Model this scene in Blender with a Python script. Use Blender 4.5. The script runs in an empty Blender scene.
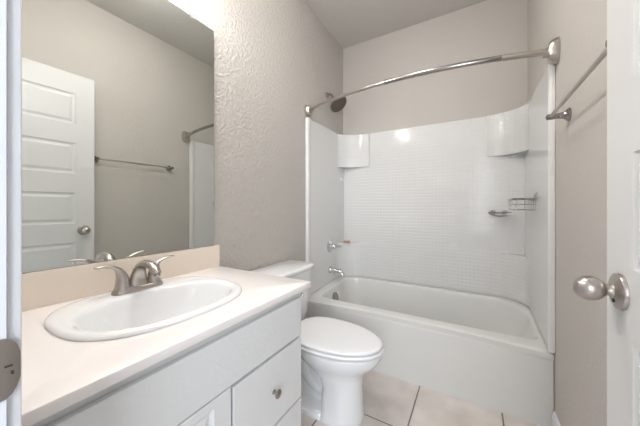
import bpy, bmesh, math, random
from mathutils import Vector, Matrix
PI = math.pi
S = bpy.context.scene
C = S.collection
random.seed(4)

# ------------------------------------------------------------ camera, world, light, exposure
CZ = 1.13
cam_d = bpy.data.cameras.new('camera')
cam = bpy.data.objects.new('camera', cam_d); C.objects.link(cam)
cam.location = (0, 0, CZ)
cam.rotation_euler = (PI/2, 0, math.radians(30.4))
cam_d.sensor_width = 36
cam_d.lens = 36*261/640
cam_d.shift_y = -6/640
cam_d.clip_start = 0.01
S.camera = cam

w = bpy.data.worlds.new('world'); S.world = w; w.use_nodes = True
w.node_tree.nodes['Background'].inputs[0].default_value = (0.75, 0.85, 1.0, 1)
w.node_tree.nodes['Background'].inputs[1].default_value = 0.35

S.view_settings.view_transform = 'Standard'
S.view_settings.look = 'None'
S.view_settings.gamma = 1
S.view_settings.use_curve_mapping = False
S.view_settings.exposure = 1.17

def area(name, loc, rot, sx, sy, power, col):
    l = bpy.data.lights.new(name, 'AREA'); l.shape = 'RECTANGLE'
    l.size = sx; l.size_y = sy; l.energy = power; l.color = col
    o = bpy.data.objects.new(name, l); C.objects.link(o)
    o.location = loc; o.rotation_euler = rot
    return o
# added fill light in the unseen hallway, shining in at the bathroom doorway
area('hallway_fill', (0.55, -1.42, 1.45), (PI/2, 0, math.radians(18)), 1.1, 1.7, 24.0, (0.88, 0.94, 1.0))
GLOBE_EMIT = 58.0
CEILING_FILL_EMIT = 15.5

L = -1.188; R = 0.356; D = 2.507; CEIL = 2.803
FW0, FW1 = -0.045, 0.0737            # front wall (the one with the doorway)
HALL = -1.60; HR = 1.35

# ------------------------------------------------------------ materials
def nodes_of(name):
    m = bpy.data.materials.new(name); m.use_nodes = True
    nt = m.node_tree
    return m, nt, nt.nodes['Principled BSDF']

def mat(name, col, rough=0.5, metal=0.0, bump=None, spec=None, vary=None, coat=0, emit=None, trans=0):
    m, nt, b = nodes_of(name)
    b.inputs['Base Color'].default_value = (*col, 1)
    b.inputs['Roughness'].default_value = rough
    b.inputs['Metallic'].default_value = metal
    if spec is not None: b.inputs['Specular IOR Level'].default_value = spec
    if coat: b.inputs['Coat Weight'].default_value = coat; b.inputs['Coat Roughness'].default_value = 0.08
    if trans: b.inputs['Transmission Weight'].default_value = trans
    if emit:
        b.inputs['Emission Color'].default_value = (*emit[0], 1)
        b.inputs['Emission Strength'].default_value = emit[1]
    tc = nt.nodes.new('ShaderNodeTexCoord')
    if vary:
        n = nt.nodes.new('ShaderNodeTexNoise'); n.inputs['Scale'].default_value = vary[0]
        n.inputs['Detail'].default_value = 4
        nt.links.new(tc.outputs['Object'], n.inputs['Vector'])
        mr = nt.nodes.new('ShaderNodeMapRange')
        mr.inputs['To Min'].default_value = 1-vary[1]; mr.inputs['To Max'].default_value = 1+vary[1]
        nt.links.new(n.outputs['Fac'], mr.inputs['Value'])
        mx = nt.nodes.new('ShaderNodeVectorMath'); mx.operation = 'SCALE'
        mx.inputs[0].default_value = col
        nt.links.new(mr.outputs[0], mx.inputs['Scale'])
        nt.links.new(mx.outputs[0], b.inputs['Base Color'])
    if bump:
        sc, dist, lo, hi = bump
        n = nt.nodes.new('ShaderNodeTexNoise'); n.inputs['Scale'].default_value = sc
        n.inputs['Detail'].default_value = 3; n.inputs['Roughness'].default_value = 0.5
        nt.links.new(tc.outputs['Object'], n.inputs['Vector'])
        rp = nt.nodes.new('ShaderNodeMapRange'); rp.interpolation_type = 'SMOOTHSTEP'
        rp.inputs['From Min'].default_value = lo; rp.inputs['From Max'].default_value = hi
        nt.links.new(n.outputs['Fac'], rp.inputs['Value'])
        bp = nt.nodes.new('ShaderNodeBump'); bp.inputs['Distance'].default_value = dist
        bp.inputs['Strength'].default_value = 1.0
        nt.links.new(rp.outputs[0], bp.inputs['Height'])
        nt.links.new(bp.outputs[0], b.inputs['Normal'])
    return m

WALLC = (0.52, 0.49, 0.455)
M = {}
M['wall'] = mat('knockdown_greige_paint', WALLC, 0.62, bump=(60, 0.0029, 0.42, 0.62), vary=(2.0, 0.02))
M['wall_smooth'] = mat('greige_paint', WALLC, 0.6, bump=(60, 0.0005, 0.40, 0.64), vary=(2.0, 0.03))
M['ceiling'] = mat('ceiling_paint', (0.58, 0.555, 0.525), 0.8, bump=(50, 0.001, 0.4, 0.6))
M['hallwhite'] = mat('hallway_paint', (0.72, 0.72, 0.71), 0.7)
M['trim'] = mat('white_trim_enamel', (0.68, 0.70, 0.74), 0.38)
M['door'] = mat('white_door_enamel', (0.70, 0.70, 0.70), 0.36)
M['cabinet'] = mat('white_cabinet_paint', (0.71, 0.715, 0.72), 0.35, bump=(90, 0.0002, 0.4, 0.6))
M['cabinet_in'] = mat('raw_cabinet_interior', (0.5, 0.42, 0.32), 0.7)
M['counter'] = mat('cream_cultured_marble', (0.84, 0.80, 0.785), 0.22, vary=(60, 0.015))
M['splash'] = mat('peach_cream_marble', (0.84, 0.745, 0.645), 0.28, vary=(40, 0.015))
M['ceramic'] = mat('white_vitreous_china', (0.83, 0.84, 0.85), 0.07, coat=0.3)
M['plastic'] = mat('white_toilet_plastic', (0.80, 0.805, 0.815), 0.18)
M['tub'] = mat('off_white_acrylic', (0.70, 0.70, 0.68), 0.15)
M['acrylic'] = mat('white_acrylic', (0.71, 0.71, 0.70), 0.14)
M['nickel'] = mat('brushed_nickel', (0.50, 0.46, 0.43), 0.30, 1.0, bump=(260, 0.0001, 0.3, 0.7))
M['nickel_dark'] = mat('dark_satin_nickel', (0.40, 0.36, 0.33), 0.30, 1.0)
M['chrome'] = mat('polished_chrome', (0.72, 0.72, 0.73), 0.08, 1.0)
M['chrome_dull'] = mat('aged_chrome', (0.36, 0.345, 0.33), 0.16, 1.0)
M['dark'] = mat('dark_gap', (0.03, 0.03, 0.03), 0.7)
M['rubber'] = mat('bronze_grey_spray_face', (0.12, 0.10, 0.085), 0.45, 0.5)
M['mirror'] = mat('silvered_glass', (0.70, 0.72, 0.69), 0.0, 1.0)
M['mirror_edge'] = mat('grey_glass_edge', (0.32, 0.35, 0.34), 0.2)
M['clear'] = mat('clear_plastic', (0.93, 0.93, 0.93), 0.08, trans=0.75)
M['caulk'] = mat('grey_caulk', (0.50, 0.48, 0.45), 0.7)
M['soap'] = mat('orange_tan_soap', (0.52, 0.30, 0.18), 0.45)
M['globe'] = mat('frosted_lit_glass', (0.9, 0.9, 0.88), 0.4, emit=((1.0, 0.97, 0.945), GLOBE_EMIT))
M['ceiling_fill_globe'] = mat('ceiling_fill_glass', (0.9, 0.9, 0.88), 0.4, emit=((1.0, 0.975, 0.95), CEILING_FILL_EMIT))  # glow of the added ceiling lamp
M['hose'] = mat('braided_supply_hose', (0.5, 0.5, 0.5), 0.35, 0.8)

def math_node(nt, op, a=None, b=None):
    n = nt.nodes.new('ShaderNodeMath'); n.operation = op
    for i, v in enumerate((a, b)):
        if v is None: continue
        if isinstance(v, (int, float)): n.inputs[i].default_value = v
        else: nt.links.new(v, n.inputs[i])
    return n.outputs[0]

def tile_floor():
    m, nt, b = nodes_of('beige_ceramic_floor_tile')
    tc = nt.nodes.new('ShaderNodeTexCoord'); sp = nt.nodes.new('ShaderNodeSeparateXYZ')
    nt.links.new(tc.outputs['Object'], sp.inputs[0])
    T = 0.427; g = 0.0042
    def line(out, off):
        f = math_node(nt, 'DIVIDE', math_node(nt, 'SUBTRACT', out, off), T)
        f = math_node(nt, 'FRACT', f)
        f = math_node(nt, 'SUBTRACT', f, 0.5); f = math_node(nt, 'ABSOLUTE', f)
        return math_node(nt, 'MULTIPLY', math_node(nt, 'SUBTRACT', 0.5, f), T)   # distance to the nearest joint
    d = math_node(nt, 'MINIMUM', line(sp.outputs[0], -0.29), line(sp.outputs[1], 1.35))
    mr = nt.nodes.new('ShaderNodeMapRange'); mr.interpolation_type = 'SMOOTHSTEP'
    mr.inputs['From Min'].default_value = g*0.55; mr.inputs['From Max'].default_value = g*1.1
    nt.links.new(d, mr.inputs['Value'])
    n = nt.nodes.new('ShaderNodeTexNoise'); n.inputs['Scale'].default_value = 5.5; n.inputs['Detail'].default_value = 6
    nt.links.new(tc.outputs['Object'], n.inputs['Vector'])
    cr = nt.nodes.new('ShaderNodeValToRGB')
    cr.color_ramp.elements[0].position = 0.3; cr.color_ramp.elements[0].color = (0.60, 0.535, 0.50, 1)
    cr.color_ramp.elements[1].position = 0.7; cr.color_ramp.elements[1].color = (0.75, 0.70, 0.665, 1)
    nt.links.new(n.outputs['Fac'], cr.inputs[0])
    mx = nt.nodes.new('ShaderNodeMix'); mx.data_type = 'RGBA'
    mx.inputs[6].default_value = (0.20, 0.175, 0.15, 1)
    nt.links.new(mr.outputs[0], mx.inputs[0]); nt.links.new(cr.outputs[0], mx.inputs[7])
    nt.links.new(mx.outputs[2], b.inputs['Base Color'])
    b.inputs['Roughness'].default_value = 0.33
    bp = nt.nodes.new('ShaderNodeBump'); bp.inputs['Distance'].default_value = 0.0025
    nt.links.new(mr.outputs[0], bp.inputs['Height']); nt.links.new(bp.outputs[0], b.inputs['Normal'])
    return m
M['floor'] = tile_floor()

def mosaic():
    """white acrylic with a moulded pattern of small square tiles on the back (x/z) and sides (y/z)"""
    m, nt, b = nodes_of('white_acrylic_mosaic')
    b.inputs['Base Color'].default_value = (0.71, 0.71, 0.70, 1); b.inputs['Roughness'].default_value = 0.13
    tc = nt.nodes.new('ShaderNodeTexCoord'); sp = nt.nodes.new('ShaderNodeSeparateXYZ')
    nt.links.new(tc.outputs['Object'], sp.inputs[0])
    T = 0.029
    def pil(out):
        f = math_node(nt, 'FRACT', math_node(nt, 'DIVIDE', out, T))
        f = math_node(nt, 'ABSOLUTE', math_node(nt, 'SUBTRACT', f, 0.5))
        mr = nt.nodes.new('ShaderNodeMapRange'); mr.interpolation_type = 'SMOOTHSTEP'
        mr.inputs['From Min'].default_value = 0.5; mr.inputs['From Max'].default_value = 0.28
        nt.links.new(f, mr.inputs['Value'])
        return mr.outputs[0]
    h = math_node(nt, 'MULTIPLY', pil(sp.outputs[0]), pil(sp.outputs[2]))
    bp = nt.nodes.new('ShaderNodeBump'); bp.inputs['Distance'].default_value = 0.0015
    bp.inputs['Strength'].default_value = 1.0
    nt.links.new(h, bp.inputs['Height']); nt.links.new(bp.outputs[0], b.inputs['Normal'])
    return m
M['mosaic'] = mosaic()

# ------------------------------------------------------------ mesh helpers
def finish(name, bm, material, parent=None, smooth=35, loc=None, mats=None):
    bmesh.ops.recalc_face_normals(bm, faces=bm.faces)
    a = math.radians(smooth)
    for f in bm.faces: f.smooth = True
    for e in bm.edges:
        e.smooth = not (len(e.link_faces) == 2 and e.calc_face_angle(0) > a)
    me = bpy.data.meshes.new(name); bm.to_mesh(me); bm.free()
    if mats:
        for q in mats: me.materials.append(q)
    else: me.materials.append(material)
    o = bpy.data.objects.new(name, me); C.objects.link(o)
    if parent: o.parent = parent
    if smooth <= 45:
        wn = o.modifiers.new('weighted_normals', 'WEIGHTED_NORMAL'); wn.keep_sharp = True; wn.weight = 90
    return o

def box(bm, a, b, bev=0.0, seg=2):
    x0, y0, z0 = (min(a[i], b[i]) for i in range(3)); x1, y1, z1 = (max(a[i], b[i]) for i in range(3))
    vs = [bm.verts.new(p) for p in ((x0,y0,z0),(x1,y0,z0),(x1,y1,z0),(x0,y1,z0),(x0,y0,z1),(x1,y0,z1),(x1,y1,z1),(x0,y1,z1))]
    fs = [bm.faces.new([vs[i] for i in q]) for q in ((3,2,1,0),(4,5,6,7),(0,1,5,4),(1,2,6,5),(2,3,7,6),(3,0,4,7))]
    if bev > 0:
        es = list({e for f in fs for e in f.edges})
        bmesh.ops.bevel(bm, geom=es, offset=bev, segments=seg, profile=0.5, affect='EDGES')

def boxes(name, lst, material, parent=None, bev=0.0):
    bm = bmesh.new()
    for a, b in lst: box(bm, a, b, bev)
    return finish(name, bm, material, parent)

def loft(bm, rings, cap0=True, cap1=True, closed=True):
    rs = [[bm.verts.new(p) for p in r] for r in rings]
    n = len(rs[0])
    for i in range(len(rs)-1):
        for j in range(n if closed else n-1):
            k = (j+1) % n
            bm.faces.new((rs[i][j], rs[i][k], rs[i+1][k], rs[i+1][j]))
    if cap0: bm.faces.new(list(reversed(rs[0])))
    if cap1: bm.faces.new(rs[-1])
    return rs

def frame(d):
    d = Vector(d).normalized()
    u = d.orthogonal().normalized(); v = d.cross(u)
    return d, u, v

def lathe(bm, origin, axis, prof, n=32, cap=True):
    """prof: list of (distance along axis, radius)"""
    d, u, v = frame(axis); o = Vector(origin)
    rings = []
    for t, r in prof:
        r = max(r, 1e-4)
        rings.append([o + d*t + (u*math.cos(2*PI*k/n) + v*math.sin(2*PI*k/n))*r for k in range(n)])
    loft(bm, rings, cap, cap)

def catmull(pts, sub=8):
    P = [Vector(p) for p in pts]; out = []
    for i in range(len(P)-1):
        p0 = P[i-1] if i else P[0]*2-P[1]; p1 = P[i]; p2 = P[i+1]
        p3 = P[i+2] if i+2 < len(P) else P[-1]*2-P[-2]
        for s in range(sub):
            t = s/sub
            out.append(0.5*((2*p1)+(-p0+p2)*t+(2*p0-5*p1+4*p2-p3)*t*t+(-p0+3*p1-3*p2+p3)*t**3))
    out.append(P[-1]); return out

def tube(bm, pts, rad, n=12, sub=0, up=None, aspect=1.0, cap=True):
    """rad: number or list per input point; aspect squashes the section along the 2nd axis"""
    if sub:
        if not isinstance(rad, (int, float)):
            rr = []
            for i in range(len(rad)-1):
                for s in range(sub): rr.append(rad[i]+(rad[i+1]-rad[i])*s/sub)
            rr.append(rad[-1]); rad = rr
        pts = catmull(pts, sub)
    pts = [Vector(p) for p in pts]
    if isinstance(rad, (int, float)): rad = [rad]*len(pts)
    T = []
    for i in range(len(pts)):
        a = pts[max(i-1, 0)]; b = pts[min(i+1, len(pts)-1)]; T.append((b-a).normalized())
    u = Vector(up) if up else T[0].orthogonal()
    rings = []
    for p, t, r in zip(pts, T, rad):
        u = (u - t*u.dot(t)).normalized(); v = t.cross(u)
        rings.append([p + u*math.cos(2*PI*k/n)*r*aspect + v*math.sin(2*PI*k/n)*r for k in range(n)])
    loft(bm, rings, cap, cap)

def tag(o, label=None, cat=None, group=None, kind=None):
    if label: o['label'] = label
    if cat: o['category'] = cat
    if group: o['group'] = group
    if kind: o['kind'] = kind
    return o

def thing(name, label, cat, loc=(0, 0, 0)):
    o = bpy.data.objects.new(name, None); C.objects.link(o)
    o.empty_display_size = 0.05
    return tag(o, label, cat)

def struct(o): o['kind'] = 'structure'; return o

def rounded(cx, cy, x0, x1, y0, y1, r, angs):
    """ray-cast from (cx,cy) to a rounded rectangle; r = radii at corners (x0y0, x1y0, x1y1, x0y1)"""
    if isinstance(r, (int, float)): r = (r,)*4
    poly = []
    for (qx, qy, a0, rr) in ((x0, y0, PI, r[0]), (x1, y0, 1.5*PI, r[1]), (x1, y1, 0, r[2]), (x0, y1, PI/2, r[3])):
        sx = 1 if qx == x0 else -1; sy = 1 if qy == y0 else -1
        mx, my = qx+sx*rr, qy+sy*rr
        for k in range(13):
            a = a0+PI/2*k/12
            poly.append((mx+rr*math.cos(a), my+rr*math.sin(a)))
    out = []
    for a in angs:
        dx, dy = math.cos(a), math.sin(a); best = None
        for i in range(len(poly)):
            ax, ay = poly[i][0]-cx, poly[i][1]-cy; bx, by = poly[(i+1) % len(poly)][0]-cx, poly[(i+1) % len(poly)][1]-cy
            ex, ey = bx-ax, by-ay; den = dx*ey-dy*ex
            if abs(den) < 1e-12: continue
            t = (ax*ey-ay*ex)/den; s = (ax*dy-ay*dx)/den
            if t > 0 and -1e-6 <= s <= 1+1e-6 and (best is None or t > best): best = t
        out.append((cx+dx*best, cy+dy*best))
    return out

def ellipse(cx, cy, a, b, angs, p=2.0):
    out = []
    for t in angs:
        c, s = math.cos(t), math.sin(t)
        k = (abs(c/a)**p+abs(s/b)**p)**(-1/p)
        out.append((cx+c*k, cy+s*k))
    return out

# ------------------------------------------------------------ room shell
struct(boxes('floor', [((L-.1, HALL-.1, -0.08), (HR+.1, FW0, 0)), ((L-.1, FW0, -0.08), (R+.12, D+.1, 0))], M['floor']))
struct(boxes('ceiling', [((L-.1, HALL-.1, CEIL), (HR+.1, FW0, CEIL+.1)), ((L-.1, FW0, CEIL), (R+.12, D+.1, CEIL+.1))], M['ceiling']))
struct(boxes('wall_left', [((L-.1, FW1, 0), (L, D+.1, CEIL))], M['wall']))
struct(boxes('wall_right', [((R, FW1, 0), (R+.1, D+.1, CEIL))], M['wall_smooth']))
struct(boxes('wall_back', [((L, D, 0), (R, D+.1, CEIL))], M['wall_smooth']))
OX0, OX1, OZ = -0.462, 0.338, 2.17       # rough opening
struct(boxes('wall_front', [((L-.1, FW0, 0), (OX0, FW1, CEIL)), ((OX0, FW0, OZ), (R+.1, FW1, CEIL)), ((OX1, FW0, 0), (R+.1, FW1, OZ))], M['wall_smooth']))
struct(boxes('wall_hallway', [((L-.1, HALL-.1, 0), (-.05, HALL, CEIL)), ((1.15, HALL-.1, 0), (HR, HALL, CEIL)), ((-.05, HALL-.1, 0), (1.15, HALL, .55)), ((-.05, HALL-.1, 2.35), (1.15, HALL, CEIL)), ((L-.2, HALL-.1, 0), (L-.1, FW0, CEIL)), ((HR, HALL-.1, 0), (HR+.1, FW0, CEIL)), ((R+.1, FW0-.002, 0), (HR, FW1, CEIL))], M['hallwhite']))

struct(boxes('added_window_1', [((-.05, HALL-.07, .55), (0.0, HALL+.012, 2.35)), ((1.10, HALL-.07, .55), (1.15, HALL+.012, 2.35)), ((0, HALL-.07, .55), (1.10, HALL+.012, .60)), ((0, HALL-.07, 2.30), (1.10, HALL+.012, 2.35)), ((0, HALL-.05, 1.43), (1.10, HALL-.01, 1.47))], M['trim']))  # made-up frame behind the added hallway fill light

def baseboard(name, p0, p1, n, h=0.10, t=0.013):
    """profile extruded from p0 to p1, n = normal into the room"""
    prof = [(0, 0), (t, 0), (t, h*0.78), (t*0.75, h*0.84), (t*0.75, h*0.90), (t*0.4, h*0.97), (0, h)]
    bm = bmesh.new(); rings = []
    for p in (p0, p1): rings.append([(p[0]+n[0]*a, p[1]+n[1]*a, z) for a, z in prof])
    loft(bm, rings)
    return struct(finish(name, bm, M['trim'], smooth=25))
baseboard('baseboard_right', (R, 0.13, 0), (R, 1.735, 0), (-1, 0))
baseboard('baseboard_left', (L, 0.905, 0), (L, 1.735, 0), (1, 0))

# door frame: jambs, stop and casing of the opening the camera stands in
bm = bmesh.new()
JZ = 2.15
box(bm, (OX0, FW0, 0), (-0.444, FW1, JZ+.02), .001)
box(bm, (0.320, FW0, 0), (OX1, FW1, JZ+.02), .001)
box(bm, (OX0, FW0, JZ), (OX1, FW1, JZ+.02), .001)
box(bm, (-0.444, -0.020, 0), (-0.432, 0.012, JZ), .001)
box(bm, (0.308, -0.020, 0), (0.320, 0.012, JZ), .001)
fr = finish('trim_1', bm, M['trim']); struct(fr)
bm = bmesh.new()
for side in (0, 1):
    y0, y1 = ((FW1, FW1+.0125), (FW0-.0125, FW0))[side]
    box(bm, (-0.510, y0, 0), (-0.449, y1, JZ+.06), .003)
    box(bm, (0.325, y0, 0), (0.347 if side == 0 else 0.386, y1, JZ+.06), .003)
    box(bm, (-0.510, y0, JZ+.005), (0.347 if side == 0 else 0.386, y1, JZ+.066), .003)
struct(finish('trim_2', bm, M['trim']))
# strike plate with curled lip on the left jamb
bm = bmesh.new()
zc = 0.952
prof = [(-0.4422, 0.030), (-0.4418, 0.050), (-0.4418, 0.064), (-0.4422, 0.072), (-0.4432, 0.0770), (-0.4442, 0.0810), (-0.4455, 0.0840)]
outl = [0.034, 0.034, 0.034, 0.0335, 0.0305, 0.024, 0.014]
top = [(x, y) for x, y in prof]
rows_o = []; 
for (x, y), h in zip(prof, outl):
    rows_o.append([(x+.0, y, zc-h), (x, y, zc-h*0.5), (x, y, zc), (x, y, zc+h*0.5), (x, y, zc+h)])
rings = []
for r in rows_o: rings.append(r + [(x-.0014, y-.0008, z) for x, y, z in reversed(r)])
loft(bm, rings)
sp_ = finish('strike_plate', bm, M['nickel_dark'], fr); tag(sp_, 'satin nickel strike plate on the white jamb')
bm = bmesh.new()
box(bm, (-0.4419, 0.0715, zc+.0015), (-0.4413, 0.0775, zc+.0035), .0002); box(bm, (-0.4425, 0.0765, zc-.008), (-0.4418, 0.0785, zc-.004), .0002)
finish('latch_mark', bm, M['dark'], sp_)

# ------------------------------------------------------------ door (opened against the right wall)
DX0, DX1 = 0.270, 0.305; DY0, DY1 = 0.100, 0.866; DZ0, DZ1 = 0.012, 2.142
def door_face(bm, x, nx):
    """a moulded five panel face at x, outward normal nx"""
    tops = [1.994, 1.617, 1.238, 0.860, 0.482]; ph = 0.232
    ya, yb = DY0+.110, DY1-.114
    zs = [DZ1]; 
    for t in tops: zs += [t, t-ph]
    zs.append(DZ0)
    V = {}
    def v(y, z, dx=0):
        k = (round(y, 5), round(z, 5), round(dx, 5))
        if k not in V: V[k] = bm.verts.new((x+nx*dx, y, z))
        return V[k]
    ys = [DY0, ya, yb, DY1]
    for i in range(len(zs)-1):
        for j in range(3):
            y0, y1 = ys[j], ys[j+1]; z1, z0 = zs[i], zs[i+1]
            if j == 1 and i % 2 == 1:
                levels = [(0, 0), (0.004, -0.0055), (0.013, -0.0075), (0.018, -0.0075), (0.034, -0.0015), (0.037, -0.001)]
                for (a, da), (b, db) in zip(levels, levels[1:]):
                    o = [v(y0+a, z0+a, da), v(y1-a, z0+a, da), v(y1-a, z1-a, da), v(y0+a, z1-a, da)]
                    n = [v(y0+b, z0+b, db), v(y1-b, z0+b, db), v(y1-b, z1-b, db), v(y0+b, z1-b, db)]
                    for k in range(4): bm.faces.new((o[k], o[(k+1) % 4], n[(k+1) % 4], n[k]))
                bm.faces.new(n)
            else:
                bm.faces.new((v(y0, z0), v(y1, z0), v(y1, z1), v(y0, z1)))
    return V
bm = bmesh.new()
door_face(bm, DX0, -1); door_face(bm, DX1, 1)
for (ya, yb, za, zb) in ((DY0, DY0, DZ0, DZ1), (DY1, DY1, DZ0, DZ1)):
    bm.faces.new([bm.verts.new(p) for p in ((DX0, ya, za), (DX1, ya, za), (DX1, ya, zb), (DX0, ya, zb))])
for z in (DZ0, DZ1):
    bm.faces.new([bm.verts.new(p) for p in ((DX0, DY0, z), (DX1, DY0, z), (DX1, DY1, z), (DX0, DY1, z))])
bmesh.ops.remove_doubles(bm, verts=bm.verts, dist=1e-5)
door = finish('door_1', bm, M['door'], smooth=12); struct(door)
KY, KZ = 0.800, 0.951
bm = bmesh.new()
lathe(bm, (DX0, KY, KZ), (-1, 0, 0), [(0, .0385), (.004, .0385), (.007, .037), (.010, .031), (.012, .022), (.013, .0145)], 48)
rs = finish('rosette', bm, M['nickel'], door); tag(rs, 'round satin nickel door knob rosette')
bm = bmesh.new()
prof = [(.010, .0150), (.015, .0125), (.021, .0115), (.024, .0125), (.026, .0155), (.030, .0195), (.036, .0238), (.042, .0260), (.048, .0268), (.055, .0260), (.061, .0240), (.067, .0200), (.072, .0145), (.0745, .0085), (.0757, .002)]
lathe(bm, (DX0, KY, KZ), (-1, 0, 0), prof, 48)
kb = finish('door_knob', bm, M['nickel'], rs); tag(kb, 'egg-shaped satin nickel door knob')
bm = bmesh.new(); lathe(bm, (DX0-.0110, KY-.006, KZ-.0190), (-1, 0, 0), [(0, .0042), (.0028, .0042), (.003, .0025)], 16)
finish('privacy_pin', bm, M['dark'], rs)
bm = bmesh.new(); lathe(bm, (DX1, KY, KZ), (1, 0, 0), [(0, .0385), (.004, .0385), (.010, .031), (.012, .014), (.020, .013)], 32)
finish('rosette', bm, M['nickel'], door)
bm = bmesh.new(); box(bm, (DX0+.005, DY1-.001, KZ-.028), (DX1-.005, DY1+.0012, KZ+.028), .0006); box(bm, (DX0+.011, DY1, KZ-.008), (DX1-.011, DY1+.009, KZ+.008), .003)
finish('latch_plate', bm, M['nickel'], door)
for z in (0.28, 1.07, 1.90):
    bm = bmesh.new(); lathe(bm, (DX0+.046, DY0-.006, z-.045), (0, 0, 1), [(0, .003), (.002, .006), (.088, .006), (.09, .003)], 16)
    finish('hinge', bm, M['nickel'], door)

# ------------------------------------------------------------ bathtub
N = 160
TX0, TX1, TYF, TYB = L+.002, R-.002, 1.742, D-.002
cx, cy = -0.42, 2.12
angs = [2*PI*k/N for k in range(N)]
for (qx, qy) in ((TX0, TYF), (TX1, TYF), (TX1, TYB), (TX0, TYB)):
    a = math.atan2(qy-cy, qx-cx) % (2*PI)
    i = min(range(N), key=lambda k: abs(angs[k]-a)); angs[i] = a
def bulge(x): 
    t = (x-TX0)/(TX1-TX0); return 0.055*max(0, math.sin(PI*min(1, max(0, t))))**0.8
def tub_outer(z, off=0, bl=0.0):
    pts = rounded(cx, cy, TX0+off, TX1-off, TYF+off, TYB-off, 0.002, angs)
    out = []
    for x, y in pts:
        if y < TYF+off+.02 : y += bulge(x)*bl
        out.append((x, y, z))
    return out
def tub_in(x0, x1, y0, y1, r, z, zb=None):
    out = []
    for x, y in rounded(cx, cy, x0, x1, y0, y1, r, angs):
        zz = z if zb is None else z+(zb-z)*min(1, max(0, (y-TYF)/(TYB-TYF)))
        out.append((x, y, zz))
    return out
def rimz(pts, zf, zbk):
    return [(x, y, zf+(zbk-zf)*min(1, max(0, (y-TYF-.05)/0.5))) for x, y, z in pts]
bm = bmesh.new()
ZF, ZB = 0.390, 0.428
rings = [tub_outer(0.0), tub_outer(0.012), tub_outer(0.34, .001, .55), rimz(tub_outer(0, .0, .80), .352, .352),
         rimz(tub_outer(0, -.0, .84), .356, .356), rimz(tub_outer(0, .0, .84), ZF-.010, ZB-.010), rimz(tub_outer(0, .004, .88), ZF-.003, ZB-.003), rimz(tub_outer(0, .010, .92), ZF, ZB)]
# lip of the apron stands proud of it
rings[3] = [(x, y-(.004 if y < TYF+.1 else 0), z) for x, y, z in rings[3]]
rings[4] = [(x, y-(.006 if y < TYF+.1 else 0), z) for x, y, z in rings[4]]
rings[5] = [(x, y-(.006 if y < TYF+.1 else 0), z) for x, y, z in rings[5]]
rings[6] = [(x, y-(.003 if y < TYF+.1 else 0), z) for x, y, z in rings[6]]
RI = (.07, .05, .26, .15)
rings += [rimz(tub_in(TX0+.088, TX1-.030, TYF+.102, TYB-.062, RI, 0), ZF, ZB),
          rimz(tub_in(TX0+.094, TX1-.036, TYF+.108, TYB-.068, RI, 0), ZF-.002, ZB-.002),
          rimz(tub_in(TX0+.098, TX1-.040, TYF+.112, TYB-.072, RI, 0), ZF-.008, ZB-.010),
          rimz(tub_in(TX0+.100, TX1-.046, TYF+.116, TYB-.078, RI, 0), ZF-.022, ZB-.026),
          tub_in(TX0+.104, TX1-.054, TYF+.120, TYB-.082, RI, 0.355),
          tub_in(TX0+.112, TX1-.080, TYF+.130, TYB-.090, (.11, .11, .24, .15), 0.29),
          tub_in(TX0+.128, TX1-.130, TYF+.150, TYB-.102, (.12, .12, .22, .15), 0.20),
          tub_in(TX0+.150, TX1-.190, TYF+.184, TYB-.118, (.12, .12, .20, .14), 0.125),
          tub_in(TX0+.185, TX1-.240, TYF+.210, TYB-.145, (.10, .10, .16, .12), 0.088),
          tub_in(TX0+.230, TX1-.300, TYF+.250, TYB-.185, (.08, .08, .12, .1), 0.076)]
loft(bm, rings)
tub = finish('bathtub', bm, M['tub'], smooth=40)
tag(tub, 'off-white alcove bathtub with a plain skirt beside the toilet', 'bathtub')
bm = bmesh.new(); px = TX0+.105
lathe(bm, (px+.006, 2.10, 0.318), (1, -.08, .30), [(-.02, .043), (.010, .043), (.014, .039), (.016, .024), (.013, .018), (.016, .006)], 32)
ov = finish('overflow_plate', bm, M['chrome_dull'], tub); tag(ov, 'round chrome overflow plate')
bm = bmesh.new(); lathe(bm, (TX0+.30, 2.10, 0.074), (0, 0, 1), [(0, .03), (.004, .03), (.006, .024), (.003, .02), (.005, .004)], 24)
finish('drain', bm, M['chrome'], tub)

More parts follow.
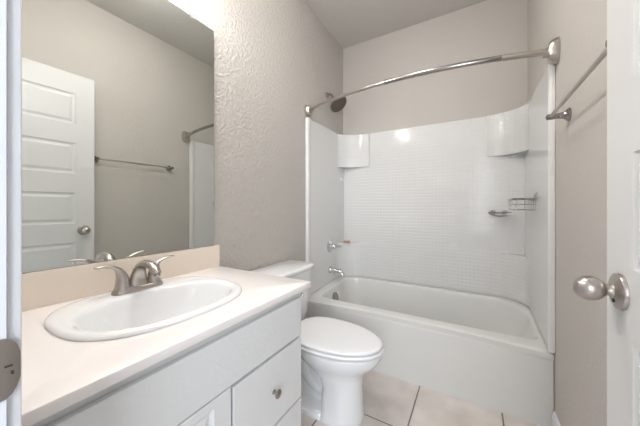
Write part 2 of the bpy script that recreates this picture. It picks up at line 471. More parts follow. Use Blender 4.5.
# ------------------------------------------------------------ shower surround
ST = 1.862; SB = 0.4285; IN = 0.020
xl, xr, yb = L+IN, R-IN, D-IN
FL = 1.755                                # where the side panels end (front flange)
def arc(cx_, cy_, r, a0, a1, n):
    return [(cx_+r*math.cos(a0+(a1-a0)*k/n), cy_+r*math.sin(a0+(a1-a0)*k/n)) for k in range(n+1)]
sur = thing('shower_surround', 'glossy white three-sided tub surround with small moulded tile pattern', 'shower surround')
def sheet(name, inner, z0, z1, material, parent, outer=None, bev=0.006):
    """wall sheet: path of inner face; closed against the room walls behind it"""
    bm = bmesh.new()
    n = len(inner)
    rows = [(z0, 0), (z1-bev, 0), (z1-bev*0.3, bev*0.3), (z1, bev)]
    grid = []
    for z, o in rows:
        r = []
        for i, (x, y) in enumerate(inner):
            a = inner[max(i-1, 0)]; b = inner[min(i+1, n-1)]
            tx, ty = b[0]-a[0], b[1]-a[1]; l = math.hypot(tx, ty) or 1
            nx, ny = -ty/l, tx/l       # pointing to the left of travel
            r.append(bm.verts.new((x+nx*o, y+ny*o, z)))
        grid.append(r)
    back = []
    for z in (z1, z0):
        back.append([bm.verts.new((x, y, z)) for x, y in outer])
    grid += back
    for i in range(len(grid)-1):
        for j in range(n-1):
            bm.faces.new((grid[i][j], grid[i][j+1], grid[i+1][j+1], grid[i+1][j]))
    for j in range(n-1): bm.faces.new((grid[-1][j], grid[-1][j+1], grid[0][j+1], grid[0][j]))
    bm.faces.new([g[0] for g in grid]); bm.faces.new([g[-1] for g in reversed(grid)])
    bmesh.ops.remove_doubles(bm, verts=bm.verts, dist=1e-6)
    return finish(name, bm, material, parent, smooth=30)
E0 = 0.0015
wl, wr, wb = L+E0, R-E0, D-E0
# side and back panels (travel left front -> back -> right front; wall is on the left of travel)
sheet('side_panel', [(xl, FL+.05), (xl, yb)], .4285, ST, M['acrylic'], sur, outer=[(wl, FL+.05), (wl, yb)])
sheet('side_panel', [(xr, yb), (xr, FL+.02)], SB, ST, M['acrylic'], sur, outer=[(wr, yb), (wr, FL+.02)])
sheet('back_panel', [(wl, yb), (wr, yb)], SB, ST, M['mosaic'], sur, outer=[(wl, wb), (wr, wb)])
# tapering lower edge of the side panels, following the rim
for s_, wx, ix, y0_ in ((1, wl, xl, FL+.05), (-1, wr, xr, FL+.02)):
    bm = bmesh.new(); ra = []
    for y_ in (y0_, 2.05, TYF+.55):
        zb_ = ZF+(ZB-ZF)*min(1, max(0, (y_-TYF-.05)/0.5))+.0006
        zt_ = max(zb_+.0002, .4288)
        ra.append([(wx, y_, zb_), (ix, y_, zb_), (ix, y_, zt_), (wx, y_, zt_)])
    loft(bm, ra)
    finish('panel_skirt', bm, M['acrylic'], sur)
# front flanges
for sgn, wx, fo in ((1, wl, .060), (-1, wr, -.005)):
    bm = bmesh.new()
    rings = []
    y0, y1 = FL-.028+fo, FL+.022+fo
    pr = [(0, y0), (sgn*.012, y0), (sgn*.020, y0+.004), (sgn*.0245, y0+.012), (sgn*.0255, y0+.024), (sgn*.0245, y0+.036), (sgn*.0195, y1), (0, y1)]
    for z in (.3965, ST+.002): rings.append([(wx+a, b, z) for a, b in pr])
    loft(bm, rings)
    finish('flange', bm, M['acrylic'], sur, smooth=50)
# corner bodies: upper valance with concave face, lower ledge, thin recess sheet between
def corner(side, z0, z1, sx, sy, step, material, shelf_under=False):
    """solid filling the back corner; sx along back wall, sy along side wall"""
    X0 = xl if side < 0 else xr; s = 1 if side < 0 else -1
    n = 18; path = []
    # concave elliptical arc from side wall to back wall
    for k in range(n+1):
        a = PI/2*k/n
        px_ = X0+s*(sx-sx*math.cos(a)); py_ = (yb-sy)+sy*math.sin(a)
        path.append((px_, py_-step*min(1, k/4.0)))
    path.append((X0+s*(sx+.006), yb-step*.5)); path.append((X0+s*(sx+.008), yb+.001))
    bm = bmesh.new()
    loop = path+[(X0-s*.001, yb+.001)]
    def ins(off):
        out = []
        m_ = len(path)
        for i, (x, y) in enumerate(loop):
            if i >= m_: out.append((x, y)); continue
            a = path[max(i-1, 0)]; b = path[min(i+1, m_-1)]
            tx, ty = b[0]-a[0], b[1]-a[1]; l = math.hypot(tx, ty)
            nx, ny = (-ty/l, tx/l)
            if s < 0: nx, ny = -nx, -ny
            out.append((x+nx*off, y+ny*off))
        return out
    b = 0.006
    lv = [(z0, b), (z0+b*.4, b*.3), (z0+b, 0), (z1-b, 0), (z1-b*.4, b*.3), (z1, b)]
    loft(bm, [[(x, y, z) for x, y in ins(o)] for z, o in lv])
    return bm
for side, sx, sy in ((-1, .275, .165), (1, .235, .215)):
    o = finish('corner_valance', corner(side, 1.530, ST, sx, sy, .014, None), M['mosaic'], sur, smooth=40)
    bmm = corner(side, SB, 0.770, sx+.01, sy+.01, .0015, None)
    o = finish('corner_ledge', bmm, M['mosaic'], sur, smooth=40)
# raised caulked lip where surround meets the tub
bm = bmesh.new()
def lip_path(off, z):
    pts = [(xl+off, FL+.0)]
    sx, sy = .285-off, .175-off
    for k in range(13):
        a = PI/2*k/12
        pts.append((xl+off+(sx-sx*math.cos(a)), (yb-off-sy)+sy*math.sin(a)-.010))
    sx, sy = .245-off, .225-off
    for k in range(13):
        a = PI/2*(1-k/12)
        pts.append((xr-off-(sx-sx*math.cos(a)), (yb-off-sy)+sy*math.sin(a)-.010))
    pts.append((xr-off, FL+.0))
    return [(x, y, z) for x, y in pts]
def rz(y): return ZF+(ZB-ZF)*min(1, max(0, (y-TYF-.05)/0.5))
def lip(off, dz): return [(x, y, rz(y)+dz) for x, y, z in lip_path(off, 0)]
rows = [lip(.0, .006), lip(.0015, .006), lip(.0025, .004), lip(.003, .0006), lip(.0, .0006)]
g = [[bm.verts.new(p) for p in r] for r in rows]
for i in range(len(g)-1):
    for j in range(len(g[0])-1): bm.faces.new((g[i][j], g[i][j+1], g[i+1][j+1], g[i+1][j]))
finish('caulk_joint', bm, M['caulk'], sur)

# ------------------------------------------------------------ vanity
VY0, VY1 = 0.078, 0.903; VX = -0.632; VT = 0.790
van = thing('vanity_cabinet', 'white bathroom vanity cabinet with drawers under the cream countertop', 'cabinet')
boxes('body', [((L+.003, VY0, 0.0), (VX-.018, VY0+.016, VT)), ((L+.003, VY1-.016, 0.0), (VX-.018, VY1, VT)),
               ((L+.003, VY0+.016, 0.10), (VX-.018, VY1-.016, 0.116)), ((L+.003, VY0+.016, .1), (L+.010, VY1-.016, .72)),
               ((VX-.075, VY0+.016, 0), (VX-.065, VY1-.016, .10)), ((L+.01, .512, .116), (VX-.018, .524, .58))], M['cabinet'], van)
boxes('face_frame', [((VX-.018, VY0, .10), (VX, VY0+.04, VT)), ((VX-.018, VY1-.04, .0), (VX, VY1, VT)), ((VX-.018, VY0+.04, VT-.045), (VX, VY1-.04, VT)),
                     ((VX-.018, VY0+.04, .575), (VX, VY1-.04, .62)), ((VX-.018, VY0+.04, .10), (VX, VY1-.04, .13)), ((VX-.018, .498, .13), (VX, .538, .575)),
                     ((VX-.018, .538, .325), (VX, VY1-.04, .355))], M['cabinet'], van)
FX0, FX1 = VX, VX+.017
boxes('false_drawer_front', [((FX0, .100, .602), (FX1, .896, .757))], M['cabinet'], van, bev=.0035)
def drawer(z0, z1, y0=.541, y1=.896):
    d = boxes('drawer', [((FX0, y0, z0), (FX1, y1, z1))], M['cabinet'], van, bev=.0035)
    bm = bmesh.new(); ky, kz = (y0+y1)/2+.005, (z0+z1)/2
    if z1 > .5: ky, kz = .722, .468
    lathe(bm, (FX1-.001, ky, kz), (1, 0, 0), [(0, .0085), (.002, .0085), (.004, .0055), (.012, .0050), (.015, .0075), (.018, .0135), (.021, .0155), (.024, .0150), (.027, .0115), (.029, .005)], 28)
    tag(finish('knob', bm, M['nickel_dark'], d), 'small round satin nickel knob')
drawer(.346, .592); drawer(.112, .336)
def cab_door(y0, y1, z0, z1, ky):
    bm = bmesh.new(); x = FX1
    V = {}
    lv = [(0, -.003), (.003, 0), (.052, 0), (.056, -.004), (.062, -.0075), (.066, -.0075), (.084, -.002), (.090, -.001)]
    prev = None
    lv = [(0, -.017)]+lv
    for a, dx in lv:
        at = a if a < .05 else a-.028; a_ = a if a < .05 else a+.008
        if a > .05: r = [bm.verts.new(p) for p in ((x+dx, y0+a_, z0+a), (x+dx, y1-a_, z0+a), (x+dx, y1-a_, z1-at), (x+dx, y0+a_, z1-at))]
        else: r = [bm.verts.new(p) for p in ((x+dx, y0+a, z0+a), (x+dx, y1-a, z0+a), (x+dx, y1-a, z1-a), (x+dx, y0+a, z1-a))]
        if prev:
            for k in range(4): bm.faces.new((prev[k], prev[(k+1) % 4], r[(k+1) % 4], r[k]))
        else: bm.faces.new(r)
        prev = r
    bm.faces.new(prev)
    d = finish('door', bm, M['cabinet'], van, smooth=12)
    bm = bmesh.new()
    lathe(bm, (FX1-.001, ky, z1-.20), (1, 0, 0), [(0, .0085), (.002, .0085), (.004, .0055), (.012, .0050), (.015, .0075), (.018, .0135), (.021, .0155), (.024, .0150), (.027, .0115), (.029, .005)], 28)
    finish('knob', bm, M['nickel_dark'], d)
cab_door(.100, .305, .112, .592, .285)
cab_door(.311, .533, .112, .598, .331)

# countertop with an oval hole, backsplash at its back
CTX = -0.590; CTY0, CTY1 = 0.0765, 0.933; CT = 0.815; CB = 0.790
sx_, sy_ = -0.910, 0.484
NN = 128
an = [2*PI*k/NN for k in range(NN)]
for (qx, qy) in ((L+.002, CTY0), (CTX, CTY0), (CTX, CTY1), (L+.002, CTY1)):
    a = math.atan2(qy-sy_, qx-sx_) % (2*PI); i = min(range(NN), key=lambda k: abs(an[k]-a)); an[i] = a
ct = thing('countertop', 'cream bathroom countertop holding the white oval sink', 'countertop')
bm = bmesh.new()
def crect(off, z): return [(x, y, z) for x, y in rounded(sx_, sy_, L+.002, CTX-off, CTY0, CTY1-off, (.001, .001, .004, .001), an)]
def chole(z, g=0): return [(x, y, z) for x, y in ellipse(sx_, sy_, .212+g, .254+g, an, 2.3)]
rr = [chole(CB), crect(.003, CB), crect(0, CB+.003), crect(0, CT-.002), crect(.0006, CT-.0006), crect(.002, CT), chole(CT)]
g = [[bm.verts.new(p) for p in r] for r in rr]
for i in range(len(g)):
    a, b = g[i], g[(i+1) % len(g)]
    for j in range(NN): bm.faces.new((a[j], a[(j+1) % NN], b[(j+1) % NN], b[j]))
finish('slab', bm, M['counter'], ct, smooth=50)
bm = bmesh.new(); box(bm, (L+.002, CTY0, CT), (L+.021, CTY1-.002, .927), .002)
tag(finish('backsplash', bm, M['splash'], ct), 'peach-cream backsplash strip')

# ------------------------------------------------------------ sink
an = [2*PI*k/96 for k in range(96)]
sink = thing('sink', 'white oval drop-in bathroom sink set in the cream countertop', 'sink')
bm = bmesh.new()
def E(a, b, z, dx=0, p=2.0): return [(x, y, z) for x, y in ellipse(sx_+dx, sy_, a, b, an, p)]
rings = [E(.200, .24, CT-.020, 0, 2.3), E(.204, .246, CT-.008, 0, 2.3), E(.206, .248, CT+.0005, 0, 2.4), E(.2245, .2620, CT+.0005, 0, 2.6), E(.2255, .2630, CT+.0025, 0, 2.6), E(.2250, .2625, CT+.006, 0, 2.6), E(.2220, .2595, CT+.010, 0, 2.6),
         E(.2150, .2530, CT+.0130, 0, 2.6), E(.196, .243, CT+.0135, .008, 2.6),
         E(.164, .235, CT+.0110, .034, 2.3), E(.158, .230, CT+.0092, .036, 2.3), E(.1525, .2245, CT+.0055, .038, 2.3), E(.1485, .220, CT-.001, .038, 2.3), E(.1445, .2145, CT-.012, .038, 2.3),
         E(.138, .205, CT-.03, .036, 2.3), E(.126, .185, CT-.07, .032, 2.2), E(.104, .150, CT-.105, .022), E(.072, .102, CT-.128, .010),
         E(.040, .050, CT-.137), E(.022, .022, CT-.139)]
bot = [E(.030, .03, CT-.152), E(.090, .120, CT-.144, .010), E(.128, .175, CT-.118, .022), E(.148, .210, CT-.075, .030), E(.165, .232, CT-.032, .026, 2.2)]
loft(bm, bot+rings, True, True)
finish('basin', bm, M['ceramic'], sink, smooth=60)
bm = bmesh.new(); lathe(bm, (sx_, sy_, CT-.1395), (0, 0, 1), [(0, .021), (.003, .021), (.004, .016), (.002, .014), (.004, .004)], 24)
finish('drain', bm, M['nickel'], sink)
bm = bmesh.new(); 
lathe(bm, (sx_, sy_, CT-.145), (0, 0, -1), [(0, .02), (.06, .02), (.062, .017), (.25, .017)], 20)
finish('drain_pipe', bm, M['plastic'], sink)

# ------------------------------------------------------------ faucet
FXc, FYc, FZ = -1.066, 0.493, CT+.0128
fau = thing('faucet', 'brushed nickel two-handle faucet with arched spout behind the sink', 'faucet')
bm = bmesh.new(); na = 40; an4 = [2*PI*k/na for k in range(na)]
rings = []
for z, g_ in ((0, 0), (.004, 0), (.009, -.0015), (.014, -.004), (.016, -.008)):
    rings.append([(x, y, FZ+z) for x, y in rounded(FXc, FYc, FXc-.026-g_, FXc+.026+g_, FYc-.084-g_, FYc+.084+g_, .0255+g_, an4)])
loft(bm, rings); finish('base_plate', bm, M['nickel'], fau, smooth=50)
# spout: broad flared foot that arches over
bm = bmesh.new()
path = [(FXc-.004, .0, .012), (FXc-.004, 0, .040), (FXc+.004, 0, .070), (FXc+.026, 0, .092), (FXc+.064, 0, .099), (FXc+.104, 0, .090), (FXc+.124, 0, .070)]
wid = [.036, .029, .0215, .0180, .0170, .0160, .0150]; dep = [.024, .018, .0150, .0135, .0130, .0125, .0120]
P = catmull([(a, FYc, FZ+c) for a, b, c in path], 6)
def lerp_list(v, sub):
    o = []
    for i in range(len(v)-1):
        for s in range(sub): o.append(v[i]+(v[i+1]-v[i])*s/sub)
    return o+[v[-1]]
W_ = lerp_list(wid, 6); D_ = lerp_list(dep, 6)
rings = []
for i, p in enumerate(P):
    t = (P[min(i+1, len(P)-1)]-P[max(i-1, 0)]).normalized()
    u = Vector((0, 1, 0)); v = t.cross(u)
    rings.append([p+u*math.cos(2*PI*k/24)*W_[i]+v*math.sin(2*PI*k/24)*D_[i] for k in range(24)])
loft(bm, rings)
spo = finish('spout', bm, M['nickel'], fau, smooth=60)
bm = bmesh.new(); lathe(bm, (FXc+.1225, FYc, FZ+.073), (.35, 0, -1), [(0, .0105), (.010, .0105), (.012, .009), (.0105, .007)], 20)
finish('aerator', bm, M['chrome_dull'], spo)
for s in (-1, 1):
    bm = bmesh.new(); hy = FYc+s*.0525
    lathe(bm, (FXc, hy, FZ+.008), (0, 0, 1), [(0, .0255), (.008, .0250), (.013, .0225), (.016, .0225), (.018, .0215)], 28)
    hb = finish('handle_base', bm, M['nickel'], fau, smooth=50)
    bm = bmesh.new()
    pts = [(FXc, hy, FZ+.024), (FXc, hy+s*.000, FZ+.050), (FXc, hy+s*.008, FZ+.076), (FXc, hy+s*.022, FZ+.091), (FXc, hy+s*.046, FZ+.099), (FXc, hy+s*.070, FZ+.102), (FXc, hy+s*.080, FZ+.101)]
    P = catmull(pts, 6); W1 = lerp_list([.0215, .0195, .0150, .0110, .0090, .0085, .0045], 6); W2 = lerp_list([.0215, .0190, .0125, .0065, .0048, .0042, .0025], 6)
    rings = []
    for i, p in enumerate(P):
        t = (P[min(i+1, len(P)-1)]-P[max(i-1, 0)]).normalized()
        u = Vector((1, 0, 0)); v = t.cross(u)
        rings.append([p+u*math.cos(2*PI*k/24)*W1[i]+v*math.sin(2*PI*k/24)*W2[i] for k in range(24)])
    loft(bm, rings)
    finish('handle', bm, M['nickel'], fau, smooth=60)
bm = bmesh.new(); lathe(bm, (FXc-.022, FYc-.004, FZ+.010), (-.12, 0, 1), [(0, .0022), (.060, .0022), (.062, .005), (.068, .0055), (.071, .003)], 14)
finish('lift_rod', bm, M['nickel'], fau)

# ------------------------------------------------------------ mirror
mir = thing('wall_mirror', 'large frameless rectangular mirror above the vanity backsplash', 'mirror')
MX0, MX1, MY0, MY1, MZ0, MZ1 = L+.0025, L+.0075, 0.12, 0.901, 0.929, 2.054
bm = bmesh.new(); box(bm, (MX0, MY0, MZ0), (MX1, MY1, MZ1))
for v in bm.verts: v.co.x += (v.co.y-MY0)*.0080      # the wall is a little out of true behind it
gl = finish('glass', bm, None, mir, mats=[M['mirror_edge'], M['mirror']])
for p in gl.data.polygons:
    if p.normal.x > .9: p.material_index = 1
for y in (0.28, 0.779):
    bm = bmesh.new(); 
    ox = (y-MY0)*.0080
    box(bm, (MX0-.001, y-.010, MZ1-.006), (MX1+ox+.005, y+.010, MZ1+.014), .003)
    finish('mirror_clip', bm, M['clear'], mir)
    bm = bmesh.new(); lathe(bm, (MX1+ox+.004, y, MZ1+.008), (1, 0, 0), [(0, .004), (.0015, .0038), (.002, .002)], 14)
    finish('clip_screw', bm, M['chrome'], mir)

# ------------------------------------------------------------ vanity light above the mirror (just out of frame, seen as glints)
vl = thing('vanity_light', 'nickel vanity light bar with three frosted domes above the mirror', 'light fixture')
boxes('back_plate', [((L+.001, .42, 2.315), (L+.022, .60, 2.435))], M['nickel'], vl, bev=.004)
bm = bmesh.new(); tube(bm, [(L+.055, .245, 2.400), (L+.055, .775, 2.400)], .011, 16)
tube(bm, [(L+.02, .51, 2.375), (L+.055, .51, 2.400)], .010, 12)
finish('bar', bm, M['nickel'], vl)
ld = Vector((.86, 0, -.50)).normalized()
for y in (.29, .51, .73):
    o0 = Vector((L+.095, y, 2.385))
    bm = bmesh.new(); tube(bm, [(L+.055, y, 2.400), tuple(o0+ld*.01)], .009, 12)
    lathe(bm, o0, ld, [(0, .014), (.004, .026), (.030, .036), (.055, .050), (.075, .060), (.078, .060), (.077, .057), (.060, .048), (.058, .01)], 32)
    finish('lamp_cup', bm, M['nickel'], vl, smooth=60)  # unseen cup, shaped to keep the lamp's light off the wall
    bm = bmesh.new(); lathe(bm, o0+ld*.060, ld, [(0, .047), (.020, .053), (.040, .050), (.056, .040), (.066, .025), (.071, .004)], 32)
    finish('glass_dome', bm, M['globe'], vl, smooth=60)
cl = thing('fill_ceiling_light', 'added flush round frosted ceiling light, out of view, filling the bathroom', 'ceiling light')  # lamp added out of view to brighten the room
bm = bmesh.new(); lathe(bm, (-.42, 1.00, CEIL-.0005), (0, 0, -1), [(0, .165), (.018, .165), (.022, .160)], 40)
finish('rim', bm, M['nickel'], cl)
bm = bmesh.new(); lathe(bm, (-.42, 1.00, CEIL-.021), (0, 0, -1), [(0, .150), (.030, .150), (.060, .136), (.080, .10), (.092, .05), (.095, .01)], 40)
finish('fill_bowl', bm, M['ceiling_fill_globe'], cl, smooth=60)

# ------------------------------------------------------------ toilet
TY = 1.305
toi = thing('toilet', 'white two-piece toilet with closed lid between the vanity and the bathtub', 'toilet')
nt_ = 56; ta = [2*PI*k/nt_ for k in range(nt_)]
def egg(s0, s1, hw, z, sharp=0.12, p=2.15, wide=0.42):
    """egg outline on local axis s (distance from the left wall), widest at `wide` of its length"""
    out = []
    sm = s0+(s1-s0)*wide
    for a in ta:
        c, s = math.cos(a), math.sin(a)
        ln = (s1-sm) if c > 0 else (sm-s0)
        pp = p if c < 0 else 2.0
        k = (abs(c)**pp+abs(s)**pp)**(-1/pp)
        out.append((L+sm+c*k*ln, TY+s*k*hw, z))
    return out
bm = bmesh.new()
loft(bm, [egg(.470, .685, .120, 0.0, p=5), egg(.470, .688, .121, .012, p=5), egg(.475, .684, .117, .03, p=5), egg(.478, .680, .112, .10, p=5), egg(.478, .678, .109, .17, p=4),
          egg(.45, .682, .110, .215, p=3), egg(.39, .692, .122, .252, p=2.6), egg(.35, .728, .145, .290, p=2.3), egg(.31, .762, .168, .325, p=2.3),
          egg(.29, .781, .180, .355, p=2.4), egg(.28, .787, .184, .378, p=2.4), egg(.28, .787, .184, .383, p=2.4), egg(.284, .783, .180, .387, p=2.4)])
# rear deck under the tank
loft(bm, [[(x, y, z) for x, y in rounded(L+.2, TY, L+.035, L+.36, TY-hw, TY+hw, .03, ta)] for z, hw in ((.255, .09), (.30, .115), (.345, .125), (.370, .125), (.3715, .121))])
# narrower rear pedestal and trapway bulge
loft(bm, [[(x, y, z) for x, y in rounded(L+.3, TY, L+.14, L+.50, TY-hw, TY+hw, .03, ta)] for z, hw in ((0, .120), (.022, .118), (.036, .096), (.050, .048), (.30, .045))])
tube(bm, [(L+.52, TY, .11), (L+.44, TY, .10), (L+.36, TY, .16), (L+.31, TY, .235), (L+.25, TY, .235), (L+.22, TY, .15), (L+.22, TY, .04)], [.046, .052, .058, .066, .066, .056, .054], 24, sub=6)
for v in bm.verts:
    if v.co.z > .2: v.co.z -= .010*min(1, (v.co.z-.2)/.17)
finish('bowl', bm, M['ceramic'], toi, smooth=60)
bm = bmesh.new()
loft(bm, [egg(.30, .745, .140, .3875, p=2.6), egg(.30, .745, .140, .3948, p=2.6), egg(.258, .792, .185, .3950, p=2.6), egg(.256, .796, .189, .399, p=2.6), egg(.256, .796, .189, .405, p=2.6), egg(.260, .792, .185, .409, p=2.6)])
finish('seat', bm, M['plastic'], toi, smooth=60).location.z = -.010
bm = bmesh.new()
loft(bm, [egg(.30, .740, .135, .4092, p=2.8), egg(.30, .740, .135, .4155, p=2.8), egg(.258, .786, .181, .4160, p=2.8), egg(.257, .788, .183, .4190, p=2.8), egg(.257, .788, .183, .427, p=2.8), egg(.262, .782, .177, .4305, p=2.8), egg(.275, .768, .164, .4325, p=2.7), egg(.30, .745, .142, .4335, p=2.5), egg(.38, .66, .07, .4345)])
finish('lid', bm, M['plastic'], toi, smooth=60).location.z = -.010
for s in (-1, 1):
    bm = bmesh.new(); tube(bm, [(L+.268, TY+s*.07-.018, .4175), (L+.268, TY+s*.07+.018, .4175)], .0115, 16)
    box(bm, (L+.255, TY+s*.07-.016, .392), (L+.281, TY+s*.07+.016, .416), .004)
    finish('hinge', bm, M['plastic'], toi).location.z = -.010
    bm = bmesh.new(); lathe(bm, (L+.33, TY+s*.090, .026), (0, 0, 1), [(0, .015), (.008, .014), (.014, .010), (.016, .004)], 20)
    finish('bolt_cap', bm, M['plastic'], toi)
# tank: tapers towards the bottom
bm = bmesh.new()
TK = [(.362, .190, .055, .205), (.370, .208, .050, .212), (.43, .220, .045, .222), (.60, .232, .040, .236), (.712, .238, .036, .243)]
rings = []
for z, hw, b0, f1 in TK:
    pts = rounded(L+.13, TY, L+b0-.014, L+f1-.008, TY-hw, TY+hw, (.02, .045, .045, .02), ta)
    rings.append([(x, y, z) for x, y in pts])
loft(bm, rings); finish('tank', bm, M['ceramic'], toi, smooth=50)
bm = bmesh.new(); rings = []
for z, g_ in ((.710, -.004), (.712, .004), (.716, .008), (.730, .009), (.737, .006), (.7405, -.002)):
    bow = 0.0
    pts = rounded(L+.13, TY, L+.019-min(g_, .006), L+.236+g_, TY-.240-g_, TY+.243+g_, (.015, .035, .035, .015), ta)
    rings.append([(x+(0.010*(1-((y-TY)/.24)**2) if x > L+.15 else 0), y, z) for x, y in pts])
loft(bm, rings); finish('tank_lid', bm, M['ceramic'], toi, smooth=50)
bm = bmesh.new(); hz = .560; hy = 1.405; hx = L+.230
lathe(bm, (hx-.006, hy, hz), (1, 0, 0), [(0, .013), (.010, .013), (.014, .010), (.018, .008)], 20)
tube(bm, [(hx+.012, hy, hz), (hx+.016, hy-.03, hz-.003), (hx+.016, hy-.075, hz-.008)], [.006, .006, .0075], 12, sub=4, aspect=.7)
tag(finish('flush_lever', bm, M['chrome'], toi), 'chrome flush lever')
# ------------------------------------------------------------ shower fittings on the left end
VYc = 2.175
arm = thing('shower_fixture', 'round dark nickel shower head on a short arm above the surround', 'shower')
az = 2.185; ay = 2.155
bm = bmesh.new(); lathe(bm, (L+.001, ay, az), (1, 0, 0), [(0, .030), (.003, .029), (.008, .020), (.012, .012)], 28)
finish('wall_flange', bm, M['nickel_dark'], arm)
ax = Vector((.642, -.145, -.75)).normalized(); hc = Vector((-1.050, 2.120, 2.060)); o0 = hc-ax*.062
bm = bmesh.new(); tube(bm, [(L+.004, ay, az), (L+.03, ay, az+.001), (L+.055, ay-.002, az-.016), tuple(o0+ax*.004)], .0105, 14, sub=8)
finish('shower_arm', bm, M['nickel_dark'], arm)
bm = bmesh.new()
lathe(bm, o0, ax, [(0, .013), (.008, .017), (.018, .017), (.024, .014), (.030, .022), (.040, .050), (.048, .076), (.055, .086), (.062, .0875), (.0655, .084)], 40)
hd = finish('head', bm, M['nickel_dark'], arm, smooth=50)
bm = bmesh.new(); lathe(bm, o0+ax*.065, ax, [(0, .080), (.0018, .079), (.002, .06)], 40)
d_, u_, v_ = frame(ax)
for rr_, cnt in ((.020, 6), (.042, 12), (.062, 18)):
    for k in range(cnt):
        a = 2*PI*k/cnt
        lathe(bm, o0+ax*.0665+(u_*math.cos(a)+v_*math.sin(a))*rr_, ax, [(0, .003), (.003, .002)], 6)
finish('spray_face', bm, M['rubber'], hd)

val = thing('shower_valve', 'chrome shower valve with lever handle above the tub spout', 'valve')
bm = bmesh.new(); vx = xl+.0005; vz = .760
lathe(bm, (vx, VYc, vz), (1, 0, 0), [(0, .058), (.003, .058), (.008, .052), (.013, .040), (.015, .026), (.028, .025), (.030, .022)], 40)
finish('escutcheon', bm, M['chrome'], val)
bm = bmesh.new(); lathe(bm, (vx+.028, VYc, vz), (1, 0, 0), [(0, .024), (.012, .027), (.028, .026), (.036, .020), (.040, .010)], 28)
tube(bm, [(vx+.045, VYc, vz), (vx+.065, VYc-.004, vz+.004), (vx+.095, VYc-.012, vz+.008), (vx+.128, VYc-.02, vz+.008)], [.020, .015, .0125, .010], 14, sub=5)
finish('lever_handle', bm, M['chrome'], val)
spt = thing('tub_spout', 'chrome tub spout with diverter on the left surround wall', 'tub spout')
bm = bmesh.new(); zs_ = .535
tube(bm, [(vx, VYc, zs_), (vx+.012, VYc, zs_), (vx+.014, VYc, zs_), (vx+.06, VYc, zs_-.001), (vx+.10, VYc, zs_-.006), (vx+.128, VYc, zs_-.022), (vx+.136, VYc, zs_-.046)], [.034, .033, .027, .024, .023, .021, .0185], 24, sub=4)
sb = finish('spout_body', bm, M['chrome'], spt, smooth=60)
bm = bmesh.new(); lathe(bm, (vx+.112, VYc, zs_+.008), (.2, 0, 1), [(0, .004), (.016, .004), (.018, .008), (.024, .008), (.026, .005)], 14)
finish('diverter_knob', bm, M['chrome'], spt)

# ------------------------------------------------------------ curved shower rod
rod = thing('shower_curtain_rod', 'curved brushed nickel shower curtain rod above the bathtub', 'curtain rod')
RZ = 1.928; RY = 1.818; SAG = .140; RYR = 1.680; RZR = 1.889
def rodp(t):
    x = L+(R-L)*t
    c = (R-L)/2; rad = (c*c+SAG*SAG)/(2*SAG)
    dx = x-(L+R)/2
    return Vector((x, RY+(RYR-RY)*t-(math.sqrt(rad*rad-dx*dx)-(rad-SAG)), RZ+(RZR-RZ)*t))
bm = bmesh.new(); tube(bm, [rodp(.03+.47*k/30) for k in range(31)], .0120, 16); finish('rod_tube', bm, M['nickel'], rod, smooth=60)
bm = bmesh.new(); tube(bm, [rodp(.46+.40*k/30) for k in range(31)], .0138, 16); tube(bm, [rodp(.60+.02*k/4) for k in range(5)], .0150, 16); finish('rod_tube', bm, M['chrome_dull'], rod, smooth=60)
bm = bmesh.new(); tube(bm, [rodp(.85+.12*k/12) for k in range(13)], .0155, 16); finish('rod_sleeve', bm, M['nickel'], rod, smooth=60)
for s, wx, by_, bz_ in ((1, L, RY, RZ), (-1, R, RYR, RZR)):
    bm = bmesh.new(); n_ = 40; aa = [2*PI*k/n_ for k in range(n_)]
    rings = []
    kz = .80 if s > 0 else 1.0
    for d1, hy_, hz_ in ((.001, .040, .060), (.008, .040, .060), (.020, .038, .056), (.032, .034, .049), (.038, .030, .042), (.040, .0225, .0235), (.060, .0205, .0205)):
        rings.append([(wx+s*d1, by_-.004+q[0], bz_+q[1]) for q in ellipse(0, 0, hy_, hz_*kz, aa, 2.6 if hz_ > .03 else 2.0)])
    loft(bm, rings)
    finish('rod_bracket', bm, M['nickel'], rod, smooth=40)

# ------------------------------------------------------------ towel bar on the right wall
tb = thing('towel_bar', 'long chrome towel bar on the right wall beside the door', 'towel bar')
BZ = 1.525; BX = 0.292
for y in (0.893, 1.500):
    bm = bmesh.new()
    lathe(bm, (R-.0008, y, BZ), (-1, 0, 0), [(0, .0285), (.004, .0285), (.006, .026), (.009, .026), (.012, .021), (.020, .015), (.035, .012), (.046, .0110), (.052, .0125), (.063, .0130), (.074, .0120), (.078, .0075)], 28)
    finish('post', bm, M['chrome_dull'], tb)
bm = bmesh.new(); tube(bm, [(BX, .890, BZ), (BX, 1.505, BZ)], .0068, 14)
finish('bar', bm, M['nickel'], tb)

# ------------------------------------------------------------ wire basket and soap dish
bk = thing('wire_basket', 'small chrome wire basket hung on the right end of the surround', 'basket')
bx0, bx1 = R-IN-.122, R-IN-.006; by0, by1 = 2.000, 2.310; bz0, bz1 = 1.112, 1.182; r_ = .0038
def rect(bm, x0, x1, y0, y1, z, r):
    c = .016; P_ = []
    for (qx, qy, a0) in ((x0+c, y0+c, PI), (x1-c, y0+c, 1.5*PI), (x1-c, y1-c, 0), (x0+c, y1-c, PI/2)):
        for k in range(5): a = a0+PI/2*k/4; P_.append((qx+c*math.cos(a), qy+c*math.sin(a), z))
    P_.append(P_[0]); P_.append(P_[1])
    tube(bm, P_, r, 8, cap=False)
bm = bmesh.new(); rect(bm, bx0, bx1, by0, by1, bz1, r_); finish('top_rail', bm, M['chrome_dull'], bk)
bm = bmesh.new(); rect(bm, bx0+.004, bx1-.004, by0+.004, by1-.004, bz0, .0026); rect(bm, bx0+.002, bx1-.002, by0+.002, by1-.002, (bz0+bz1)/2, .0016)
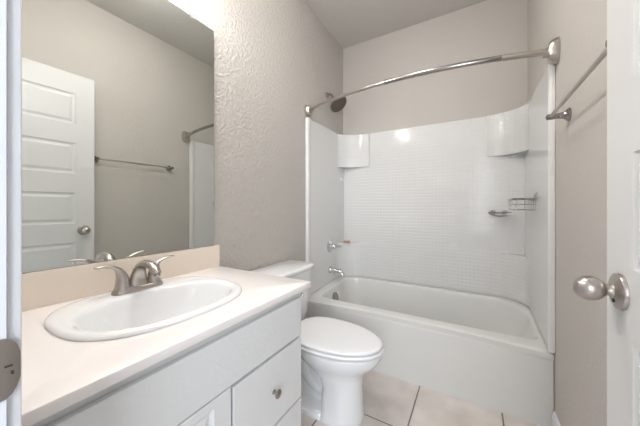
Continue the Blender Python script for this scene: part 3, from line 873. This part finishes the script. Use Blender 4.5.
for k in range(5):
    y = by0+.03+(by1-by0-.06)*k/4; tube(bm, [(bx0+.001, y, bz1), (bx0+.004, y, bz0), (bx1-.004, y, bz0), (bx1-.001, y, bz1)], .0014, 6)
for k in range(3):
    x = bx0+.018+(bx1-bx0-.036)*k/2; tube(bm, [(x, by0+.001, bz1), (x, by0+.004, bz0), (x, by1-.004, bz0), (x, by1-.001, bz1)], .0016, 6)
finish('wire_cage', bm, M['chrome_dull'], bk)
for y in (2.04,):
    bm = bmesh.new(); lathe(bm, (R-IN-.0005, y, bz1+.022), (-1, 0, 0), [(0, .020), (.003, .018), (.008, .009), (.012, .008)], 24)
    finish('suction_cup', bm, M['clear'], bk)
    bm = bmesh.new(); tube(bm, [(R-IN-.010, y, bz1+.022), (R-IN-.014, y, bz1+.010), (R-IN-.012, y, bz1-.004)], .002, 8, sub=3)
    finish('hook', bm, M['chrome_dull'], bk)

sd = thing('soap_dish', 'shallow chrome wire soap dish on the back surround wall', 'soap dish')
bm = bmesh.new(); dx0, dx1, dz = .105, .245, 1.068; dy0, dy1 = yb-.105, yb-.010
for k in range(9):
    y = dy0+(dy1-dy0)*k/8
    lift = 0.010*abs(k-4)/4
    tube(bm, [(dx0, y, dz+.020), (dx0+.012, y, dz+.004+lift*.4), (dx0+.045, y, dz-.010+lift), ((dx0+dx1)/2, y, dz-.014+lift), (dx1-.045, y, dz-.010+lift), (dx1-.012, y, dz+.004+lift*.4), (dx1, y, dz+.020)], .0021, 7, sub=4)
finish('wire_tray', bm, M['chrome_dull'], sd)
bm = bmesh.new()
for x in (dx0, dx1):
    tube(bm, [(x, dy0-.004, dz+.016), (x, dy0, dz+.021), (x, dy1, dz+.021), (x, dy1+.004, dz+.016)], .0032, 8)
tube(bm, [(dx0, dy1, dz+.021), (dx1, dy1, dz+.021)], .0028, 8)
tube(bm, [(dx0, dy0, dz+.021), (dx0+.02, dy0-.002, dz+.014), (dx1-.02, dy0-.002, dz+.014), (dx1, dy0, dz+.021)], .0025, 8)
finish('side_rail', bm, M['chrome_dull'], sd)
for x in (dx0+.03, dx1-.03):
    bm = bmesh.new(); lathe(bm, (x, yb-.0015, dz+.018), (0, -1, 0), [(0, .020), (.003, .018), (.007, .008), (.010, .006)], 20)
    finish('suction_cup', bm, M['clear'], sd)

# soap on the left ledge, suction hook above it
bm = bmesh.new(); sxx, syy, szz = xl+.065, yb-.070, .7700
loft(bm, [[(x, y, szz+z) for x, y in rounded(sxx, syy, sxx-.034-g_, sxx+.034+g_, syy-.024-g_, syy+.024+g_, .020, ta)] for z, g_ in ((.0003, -.004), (.003, .001), (.010, .003), (.017, .001), (.020, -.005))])
sp1 = finish('soap_bar', bm, M['soap'], smooth=60); tag(sp1, 'small orange-tan soap bar on the left corner ledge of the surround', 'soap')
hk = thing('suction_hook', 'clear suction hook on the left surround wall under the corner shelf', 'hook')
hy_, hz_ = 2.415, 1.415
bm = bmesh.new(); lathe(bm, (xl+.0003, hy_, hz_), (1, 0, 0), [(0, .025), (.003, .023), (.008, .010), (.014, .009)], 24); finish('cup', bm, M['plastic'], hk)
bm = bmesh.new(); tube(bm, [(xl+.012, hy_, hz_+.004), (xl+.016, hy_, hz_-.012), (xl+.024, hy_, hz_-.020), (xl+.030, hy_, hz_-.012)], .003, 8, sub=4); finish('hook', bm, M['plastic'], hk)
